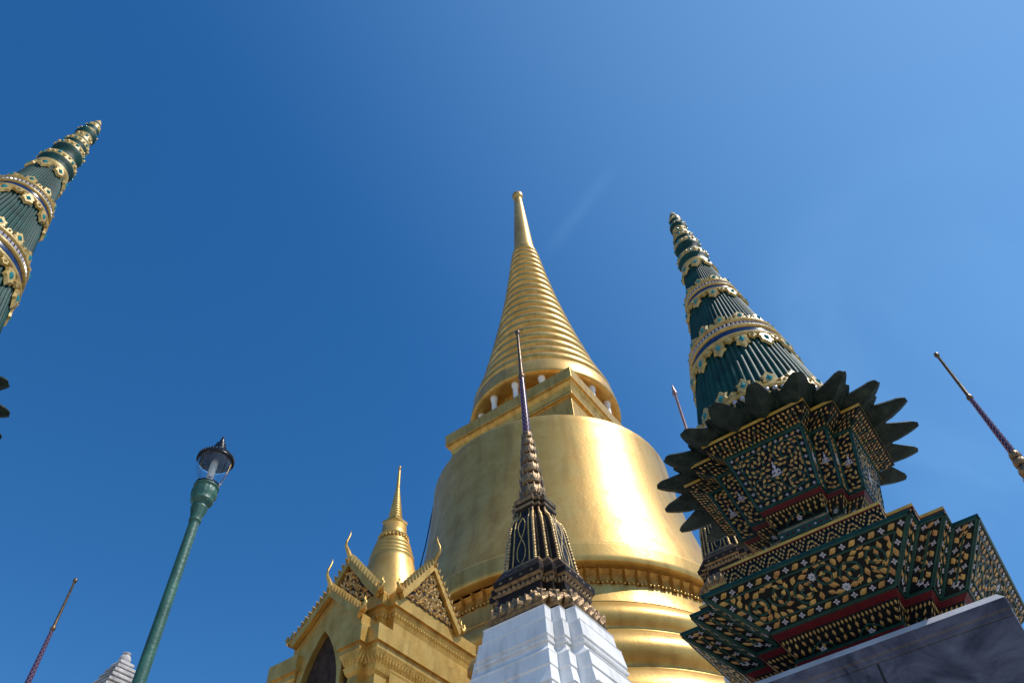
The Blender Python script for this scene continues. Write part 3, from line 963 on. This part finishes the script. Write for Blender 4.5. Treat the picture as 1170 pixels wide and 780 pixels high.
    if not bud:
        pm.lathe([(.062, Z(8.79)), (.066, Z(8.84)), (.060, Z(9.3)), (.050, Z(9.9)), (.043, Z(10.32))], 'chevron', 32, uv=True)
        pm.build('chevron_shaft', ro)
        tm = MB()
        tm.lathe([(.043, Z(10.31)), (.058, Z(10.33)), (.060, Z(10.38)), (.040, Z(10.42)), (.036, Z(10.44)), (.026, Z(11.58)), (.030, Z(11.60)), (.046, Z(11.63)), (.050, Z(11.67)), (.044, Z(11.71)), (.02, Z(11.735)), (.001, Z(11.74))], 'pole_gold', 16)
        tm.build('tip_pole', ro)
    else:
        pm.lathe([(.062, Z(8.79)), (.075, Z(8.86)), (.058, Z(8.95)), (.050, Z(9.1)), (.038, Z(9.25)), (.033, Z(11.02)), (.042, Z(11.06)), (.062, Z(11.12)), (.066, Z(11.19)), (.048, Z(11.26)), (.03, Z(11.33)), (.033, Z(11.38)), (.012, Z(11.48)), (.001, Z(11.52))], 'pinkpole', 16)
        pm.build('tip_pole', ro)
    return ro
slender_chedi((7.71, 4.643, GZ), 'bronze chedi on a white stepped pedestal in front of the great golden bell')
slender_chedi((13.517, -1.90, GZ), 'dark needle-thin chedi spire leaning at the right edge beyond the grey marble plinth')
slender_chedi((7.292, 17.869, GZ), 'purple chevron needle spire at the bottom left corner, left of the lamp post')
ro = slender_chedi((13.53, 3.60, GZ), 'dark chedi with thin bud-tipped pole half hidden behind the right green tower', bud=True)
# this one stands on a taller plinth
ro.location.z = GZ + 3.1
mb = MB()
sq(mb, [(-3.1, .85), (-2.4, .85), (-2.3, .74), (-.2, .72), (-.2, .76), (-.004, .76)], 'white')
mb.build('plinth', ro)

# ------------------------------------------------------------------ green mosaic towers
TX, TY = 6.937, 0.934
tw = empty('mosaic_tower', (TX, TY, GZ), 'dark backlit green tower with spiky petal crown on a grey marble plinth', 'tower', 'green mosaic towers')
mb = MB()
sq(mb, [(0, 1.45), (Z(-1.2), 1.45), (Z(-1.2), 1.30), (Z(-1.0), 1.22), (Z(-1.0), 1.135), (Z(2.70), 1.135)], 'marble')
# slab joints
for z in (.35, 1.45, 2.52):
    pass
mb.build('marble_plinth', tw, bevel=.006)
jm = MB()
for (z0, z1, cols) in ((-.95, .30, (-.38, .38)), (.30, 1.35, (-.1, .75)), (1.35, 2.70, (-.42, .18))):
    for s in cols:
        for k in range(4):
            cs, sn = ((-1, 0), (0, -1), (1, 0), (0, 1))[k]
            r0, r1 = 1.13, 1.139
            pts = []
            a_ = (cs * r0 - sn * (s - .008), sn * r0 + cs * (s - .008)); b_ = (cs * r1 - sn * (s + .008), sn * r1 + cs * (s + .008))
            jm.box((min(a_[0], b_[0]), min(a_[1], b_[1]), Z(z0 + .01)), (max(a_[0], b_[0]), max(a_[1], b_[1]), Z(z1 - .01)), 'joint')
for z in (.30, 1.35):
    jm.box((-1.1375, -1.1375, Z(z - .005)), (1.1375, 1.1375, Z(z + .005)), 'joint')
jm.build('slab_joints', tw)
mb = MB()
sq(mb, [(Z(2.70), 1.138, 'marble'), (Z(2.745), 1.138, 'marble'), (Z(2.75), 1.147, 'marble'), (Z(2.828), 1.147, 'lit_marble'), (Z(2.885), 1.105), (Z(2.89), 1.08)], 'marble')  # chamfer coloured lighter for the light it would catch
mb.build('coping', tw, bevel=.006)

# throne tier
mb = MB()
T = [(2.90, .80, .42, .61, 'green'), (2.915, .83, .44, .63, 'glass_dark'), (3.005, .80, .42, .61, 'red'), (3.045, .83, .44, .63, 'green'), (3.06, .845, .45, .645, 'green'), (3.06, .76, .40, .58, 'glass_dark'), (3.225, .905, .495, .705, 'red'), (3.262, .955, .525, .742, 'green'),
     (3.268, .957, .527, .744, 'glass_dark'), (3.598, 1.311, .898, 1.108, 'green'), (3.618, 1.311, .898, 1.108, 'lit_marble')]
sg = loft(mb, [(Z(q[0]),) + q[1:] for q in T], 'green')
for q in sg[1]:
    p = Patch(mb, q)
    n = int(p.wt / .05)
    for i in range(n): p.leaf(((i + .5) / n - .5) * p.wt, p.h * .5, .6, .055, .028, 'leaf' if i % 2 else 'leaf2', .008)
for q in sg[5]: deco_low(Patch(mb, q))
for q in sg[8]: deco_big(Patch(mb, q))
mb.build('flaring_throne', tw)
# frieze above the throne
mb = MB()
T = [(3.618, 1.105, .690, .905, 'glass_dark'), (3.865, 1.118, .708, .920, 'red'), (3.872, 1.130, .719, .932, 'trim'), (3.897, 1.132, .722, .934, 'trim'), (3.905, 1.10, .69, .90, 'green'), (3.91, .55, .30, .42, 'green')]
sg = loft(mb, [(Z(q[0]),) + q[1:] for q in T], 'glass_dark')
for q in sg[0]: deco_arches(Patch(mb, q))
mb.build('arched_frieze', tw)
# box
mb = MB()
T = [(3.91, .40, .20, .30, 'glass_dark'), (4.33, .42, .21, .31, 'glass_dark'), (4.33, .50, .25, .38, 'green'), (4.40, .515, .25, .385, 'bronze'), (4.42, .515, .25, .385, 'green'), (4.42, .475, .228, .35, 'green'), (4.455, .487, .236, .36, 'glass_dark'),
     (4.585, .605, .295, .452, 'red'), (4.622, .636, .313, .473, 'green'), (4.63, .638, .315, .475, 'glass_dark'), (5.255, .790, .415, .604, 'green'), (5.268, .800, .420, .612, 'glass_dark'), (5.352, .968, .546, .774, 'glass_dark'),
     (5.354, .985, .558, .789, 'trim'), (5.388, .988, .560, .792, 'trim'), (5.395, .93, .52, .74, 'petal'), (5.42, .85, .5, .7, 'petal')]
sg = loft(mb, [(Z(q[0]),) + q[1:] for q in T], 'glass_dark')
for q in sg[6]: deco_low(Patch(mb, q), .045)
for q in sg[9]: deco_box(Patch(mb, q))
for q in sg[11]: deco_upper(Patch(mb, q))
for q in sg[2]:
    p = Patch(mb, q); n = max(1, int(p.wt / .055))
    for i in range(n): p.leaf(((i + .5) / n - .5) * p.wt, p.h * .5, 0, .03, .022, 'wflower' if i % 3 == 0 else 'red', .008)
mb.build('flaring_box', tw)
# petal crown: 20 thick leaves curling outward, small ones between
def big_petal(ang, r0, r1, z0, z1, W, T_, jit):
    m_ = MB()
    d = Vector((math.cos(ang), math.sin(ang), 0)); tg = Vector((-d.y, d.x, 0))
    rows = []
    prof = ((0, .60), (.25, .60), (.48, .54), (.68, .42), (.84, .29), (.94, .20), (1.0, .10))
    for f, ww in prof:
        r = r0 + (r1 - r0) * f
        z = z0 + (z1 - z0) * (f ** 2.2) - .045 * math.sin(PI * f)
        hw = W * ww
        cup = .75 * hw
        th = T_ * (1 - .6 * f)
        row = []
        for u, up_ in ((-1, 1), (-.5, .45), (0, 0), (.5, .45), (1, 1)):       # underside
            row.append(m_.vert(d * r + tg * (u * hw) + Vector((0, 0, z + up_ * cup * (1.2 - .6 * f)))))
        for u, up_ in ((1, 1), (.5, .55), (0, .5), (-.5, .55), (-1, 1)):      # top side
            row.append(m_.vert(d * (r - .03 * f) + tg * (u * hw * .74) + Vector((0, 0, z + up_ * cup * (1.2 - .6 * f) + th))))
        rows.append(row)
    for i in range(len(rows) - 1):
        for k in range(10):
            j = (k + 1) % 10
            m_.face((rows[i][k], rows[i][j], rows[i+1][j], rows[i+1][k])[::-1], 'petal')
    m_.face(rows[-1], 'petal'); m_.face(rows[0][::-1], 'petal')
    return m_
rp_ = random.Random(3)
for k in range(20):
    a = R_(9 + 18 * k)
    big_petal(a, .70, 1.41 + rp_.uniform(-.025, .025), Z(5.385), Z(5.44 + rp_.uniform(-.01, .015)), .335 * (1 + rp_.uniform(-.12, .12)), .085, 0).build('crown_petal', tw)
m_ = MB()
for k in range(20):
    q = big_petal(R_(18 * k), .70, 1.20 + rp_.uniform(-.03, .03), Z(5.425), Z(5.52), .22, .06, 0)
    o = len(m_.v); m_.v += q.v; m_.f += [tuple(i + o for i in f) for f in q.f]; m_.m += q.m; m_.sm += q.sm
m_.lathe([(.93, Z(5.40)), (.90, Z(5.46)), (.86, Z(5.5)), (.80, Z(5.56)), (.5, Z(5.58))], 'petal', 40)
m_.build('inner_petal_ring', tw)

# fluted spire
SP = [(5.50, .865), (5.9, .815), (6.4, .735), (6.9, .640), (7.4, .555), (7.9, .460), (8.4, .368), (8.9, .288), (9.2, .240), (9.42, .200)]
def sr(z):
    for (z0, r0), (z1, r1) in zip(SP, SP[1:]):
        if z <= z1: return r0 + (r1 - r0) * (z - z0) / (z1 - z0)
    return SP[-1][1]
NF = 60
mb = MB()
mb.lathe([(r, Z(z)) for z, r in SP], 'teal', NF * 6, mod=lambda a, z: .955 + .05 * abs(math.cos(a * NF / 2)) ** .6)
mb.build('fluted_spire', tw)
def cone_frame(a, z, o=0.0):
    r = sr(z) + o
    return Vector((r * math.cos(a), r * math.sin(a), Z(z)))
def plaque(mb, a, z, w_, h_, up_, m='spiregold', gem='gem'):
    """heart/leaf-shaped gilt plaque with a gem, lying on the cone"""
    r = sr(z)
    sgn = 1 if up_ else -1
    def P(x, y, o): return cone_frame(a + x / r, z + y * sgn, .012 + o)
    out = [(0, 1.0), (.30, .62), (.52, .55), (.42, .20), (.55, -.05), (.25, -.30), (0, -.42), (-.25, -.30), (-.55, -.05), (-.42, .20), (-.52, .55), (-.30, .62)]
    lo = [mb.vert(P(x * w_, y * h_, 0)) for x, y in out]
    hi = [mb.vert(P(x * w_ * .8, y * h_ * .8, .030)) for x, y in out]
    n = len(out)
    for i in range(n):
        f = (lo[i], lo[(i+1) % n], hi[(i+1) % n], hi[i])
        mb.face(f if not up_ else f[::-1], m)
    f = hi if not up_ else hi[::-1]
    mb.face(f, m)
    gx = [(0, .52), (.22, .2), (0, -.12), (-.22, .2)]
    g0 = [mb.vert(P(x * w_, y * h_, .031)) for x, y in gx]
    gm_ = mb.vert(P(0, .2 * h_, .055))
    for i in range(4):
        f = (g0[i], g0[(i+1) % 4], gm_)
        mb.face(f if not up_ else f[::-1], gem)
def ring(mb, z, o, rad, m, n=64, kk=6):
    r = sr(z) + o
    prev = None
    for i in range(n + 1):
        a = 2 * PI * i / n
        cur = [mb.vert(((r + rad * math.cos(2*PI*k/kk)) * math.cos(a), (r + rad * math.cos(2*PI*k/kk)) * math.sin(a), Z(z) + rad * math.sin(2*PI*k/kk))) for k in range(kk)]
        if prev:
            for k in range(kk):
                j = (k + 1) % kk
                mb.face((prev[k], cur[k], cur[j], prev[j]), m, True)
        prev = cur
def gem_band(zc, H, npl, down=True, ph=0.0):
    """belt: gold ropes, white bead row, blue strip, plaques standing above and hanging below"""
    bm_ = MB()
    r = sr(zc); wv = 2 * PI * r / npl
    bm_.lathe([(sr(zc - .30*H) + .004, Z(zc - .30*H)), (sr(zc - .28*H) + .018, Z(zc - .28*H), 'blue'), (sr(zc) + .018, Z(zc), 'glass_dark'), (sr(zc + .22*H) + .018, Z(zc + .22*H), 'spiregold'), (sr(zc + .26*H) + .004, Z(zc + .26*H))], 'spiregold', 64)
    ring(bm_, zc + .25 * H, .016, .020 * H / .42 + .004, 'spiregold')
    ring(bm_, zc + .02 * H, .018, .020 * H / .42 + .004, 'spiregold')
    ring(bm_, zc - .28 * H, .016, .024 * H / .42 + .004, 'spiregold')
    n = npl * 5
    for i in range(n):
        a = 2 * PI * i / n
        z = zc + .135 * H
        p0 = cone_frame(a - .36 * 2 * PI / n, zc + .06 * H, .022); p1 = cone_frame(a + .36 * 2 * PI / n, zc + .06 * H, .022)
        p2 = cone_frame(a + .36 * 2 * PI / n, zc + .20 * H, .022); p3 = cone_frame(a - .36 * 2 * PI / n, zc + .20 * H, .022)
        md = bm_.vert(cone_frame(a, z, .042))
        ids = [bm_.vert(q) for q in (p0, p1, p2, p3)]
        for k in range(4): bm_.face((ids[k], ids[(k+1) % 4], md), 'wflower')
    for i in range(npl):
        a = 2 * PI * (i + ph) / npl
        plaque(bm_, a, zc + .34 * H, wv * .58, .26 * H, True)
        plaque(bm_, a + PI / npl, zc + .30 * H, wv * .30, .12 * H, True, gem='spiregold')
        if down:
            plaque(bm_, a + PI / npl, zc - .40 * H, wv * .62, .34 * H, False)
            plaque(bm_, a, zc - .33 * H, wv * .40, .16 * H, False, gem='spiregold')
    bm_.build('gem_band', tw)
gem_band(8.53, .50, 10)
gem_band(7.27, .66, 14, ph=.3)
# lowest garland of plaques standing on the petals
bm_ = MB()
for i in range(18):
    a = 2 * PI * (i + .2) / 18
    plaque(bm_, a, 6.02, .17, .20, True)
    plaque(bm_, a + PI / 18, 5.98, .10, .10, True, gem='spiregold')
ring(bm_, 5.93, .02, .035, 'spiregold'); ring(bm_, 5.80, .02, .03, 'spiregold')
for i in range(60):
    a = 2 * PI * i / 60
    bm_.blob(cone_frame(a, 5.86, .03), .035, 'wflower')
bm_.build('garland', tw)
# stacked finial
mb = MB()
def collar_plaques(mb, z, r, n, h):
    pass
pr = [(.205, 9.40, 'spiregold'), (.225, 9.43, 'spiregold'), (.225, 9.49, 'teal'), (.20, 9.52, 'teal'), (.215, 9.58, 'teal'), (.235, 9.64, 'spiregold'), (.235, 9.74, 'teal'), (.19, 9.80, 'teal'),
      (.175, 9.84, 'teal'), (.165, 9.92, 'teal'), (.195, 9.97, 'teal'), (.20, 10.03, 'spiregold'), (.195, 10.13, 'teal'), (.150, 10.17, 'teal'), (.14, 10.22, 'teal'), (.165, 10.27, 'spiregold'), (.165, 10.36, 'teal'), (.125, 10.41, 'teal'),
      (.12, 10.46, 'spiregold'), (.115, 10.62, 'teal'), (.14, 10.66, 'teal'), (.135, 10.73, 'spiregold'), (.105, 10.80, 'teal'), (.09, 10.85, 'teal'), (.105, 10.90, 'spiregold'), (.095, 11.0, 'teal'), (.065, 11.09, 'spiregold'), (.04, 11.18, 'spiregold'), (.001, 11.27)]
mb.lathe([(q[0], Z(q[1])) + tuple(q[2:]) for q in pr], 'spiregold', 36)
for z, r, n, s in ((9.69, .24, 22, .024), (10.08, .205, 20, .022), (10.31, .172, 18, .018), (10.54, .122, 12, .024), (10.72, .14, 14, .016), (10.94, .105, 10, .016)):
    for i in range(n):
        a = 2 * PI * i / n
        mb.blob(((r - .35 * s) * math.cos(a), (r - .35 * s) * math.sin(a), Z(z + (s * .5 if i % 2 else -s * .3))), s, 'spiregold' if i % 3 else 'gem', 1.5)
mb.build('tiered_finial', tw)
mb = MB()
for i in range(8):
    a = 2 * PI * (i + .3) / 8
    plaque(mb, a, 9.36, .13, .17, False)
mb.build('hanging_plaques', tw)
# its twin at the far left
tw2 = copy_tree(tw)
tw2.location = (7.13 * math.cos(R_(87.35)), 7.13 * math.sin(R_(87.35)), GZ)
for ch_ in tw2.children:
    if ch_.name.startswith(('crown_petal', 'inner_petal')): ch_.scale = (.88, .88, 1)      # its crown is a little tighter
tw2['label'] = 'sunlit green tower spire with gold bands cut off by the left edge'

# ------------------------------------------------------------------ street lamp
LX, LY = 6 * math.cos(R_(61.2)), 6 * math.sin(R_(61.2))
lp = empty('street_lamp', (LX, LY, GZ), 'green iron lamp post with glass bowl lantern and dark pointed hood', 'street lamp')
mb = MB()
mb.lathe([(.26, 0), (.26, .12), (.22, .15), (.20, .5), (.16, .6), (.13, .75), (.12, .8), (.125, .9), (.105, 1.0), (.070, 1.25), (.054, 1.4), (.049, Z(2.9)), (.046, Z(3.7)), (.044, Z(4.40)), (.044, Z(4.42)), (.054, Z(4.43)), (.054, Z(4.445)), (.048, Z(4.455))], 'postgreen', 32)
mb.build('post', lp)
mb = MB()
mb.lathe([(.048, Z(4.455)), (.054, Z(4.50)), (.070, Z(4.57)), (.072, Z(4.585)), (.062, Z(4.60)), (.075, Z(4.62)), (.098, Z(4.65)), (.100, Z(4.665)), (.094, Z(4.675)), (.104, Z(4.70)), (.110, Z(4.74)), (.108, Z(4.78)), (.100, Z(4.805)), (.114, Z(4.81)), (.114, Z(4.825)), (.10, Z(4.83)), (.03, Z(4.832)), (.001, Z(4.832))], 'postgreen', 40,
         mod=lambda a, z: 1 + (.06 * math.cos(a * 14) if Z(4.47) < z < Z(4.58) or Z(4.68) < z < Z(4.80) else 0))
mb.build('collar', lp)
mb = MB()
gl = [(.096, 4.832), (.108, 4.87), (.124, 4.93), (.139, 4.99), (.150, 5.05), (.157, 5.11), (.160, 5.15)]
mb.lathe([(r, Z(z)) for r, z in gl] + [(r - .003, Z(z)) for r, z in gl[::-1]] + [(gl[0][0], Z(gl[0][1]))], 'glass', 48)
mb.build('glass_bowl', lp)
mb = MB()
mb.lathe([(.012, Z(4.83)), (.030, Z(4.84)), (.030, Z(4.85)), (.014, Z(4.86)), (.014, Z(4.90)), (.026, Z(4.91)), (.028, Z(4.94)), (.028, Z(4.94), 'bulb'), (.033, Z(4.95)), (.034, Z(5.12)), (.030, Z(5.16)), (.001, Z(5.17))], 'hoodin', 20)
mb.build('bulb', lp)
mb = MB()
mb.lathe([(.001, Z(5.21)), (.10, Z(5.205)), (.150, Z(5.17)), (.162, Z(5.145), 'lampblack'), (.172, Z(5.14)), (.176, Z(5.15)), (.172, Z(5.165)), (.160, Z(5.175)), (.150, Z(5.20)), (.128, Z(5.235)), (.100, Z(5.265)), (.070, Z(5.285)), (.066, Z(5.30)), (.070, Z(5.31)), (.064, Z(5.325)), (.046, Z(5.345)), (.044, Z(5.36)), (.048, Z(5.37)), (.030, Z(5.39)), (.020, Z(5.41)), (.024, Z(5.425)), (.014, Z(5.44)), (.012, Z(5.455)), (.016, Z(5.462)), (.006, Z(5.475)), (.001, Z(5.49))], 'hoodin', 48)
for i in range(36):
    a = 2 * PI * i / 36
    mb.blob((.165 * math.cos(a), .165 * math.sin(a), Z(5.178)), .012, 'lampblack', 1.3)
mb.build('hood', lp)

# ------------------------------------------------------------------ stepped stone pagoda behind the lamp
px_, py_ = 4.142, 7.99
pg = empty('stone_pagoda', (px_, py_, GZ - .08), 'small weathered white stepped stone spire top beside the foot of the lamp post', 'pagoda')
mb = MB()
L_ = [(0, .75), (.4, .75), (.4, .6), (1.2, .58), (1.2, .70), (1.3, .72), (1.5, .52), (2.6, .50), (2.6, .62), (2.7, .64), (2.9, .46), (4.2, .42), (4.2, .52), (4.3, .54), (4.4, .42), (Z(3.9), .38)]
sq(mb, L_, 'stone')
mb.build('body', pg)
mb = MB()
steps = [(3.90, .38)]
lvls = []
zc_ = 3.90
tiers = [(.37, .10), (.335, .095), (.30, .09), (.265, .085), (.232, .08), (.200, .075), (.170, .07), (.143, .068), (.115, .064), (.088, .06)]
for a, h in tiers:
    lvls += [(Z(zc_), a * .86), (Z(zc_ + h * .45), a * .88), (Z(zc_ + h * .45), a), (Z(zc_ + h * .80), a), (Z(zc_ + h), a * .9)]
    zc_ += h
sq(mb, lvls, 'stone')
mb.lathe([(.05, Z(zc_)), (.062, Z(zc_ + .03)), (.065, Z(zc_ + .06)), (.05, Z(zc_ + .09)), (.03, Z(zc_ + .10)), (.045, Z(zc_ + .11)), (.045, Z(zc_ + .125)), (.001, Z(zc_ + .13))], 'stone', 16)
mb.build('stepped_roof', pg)
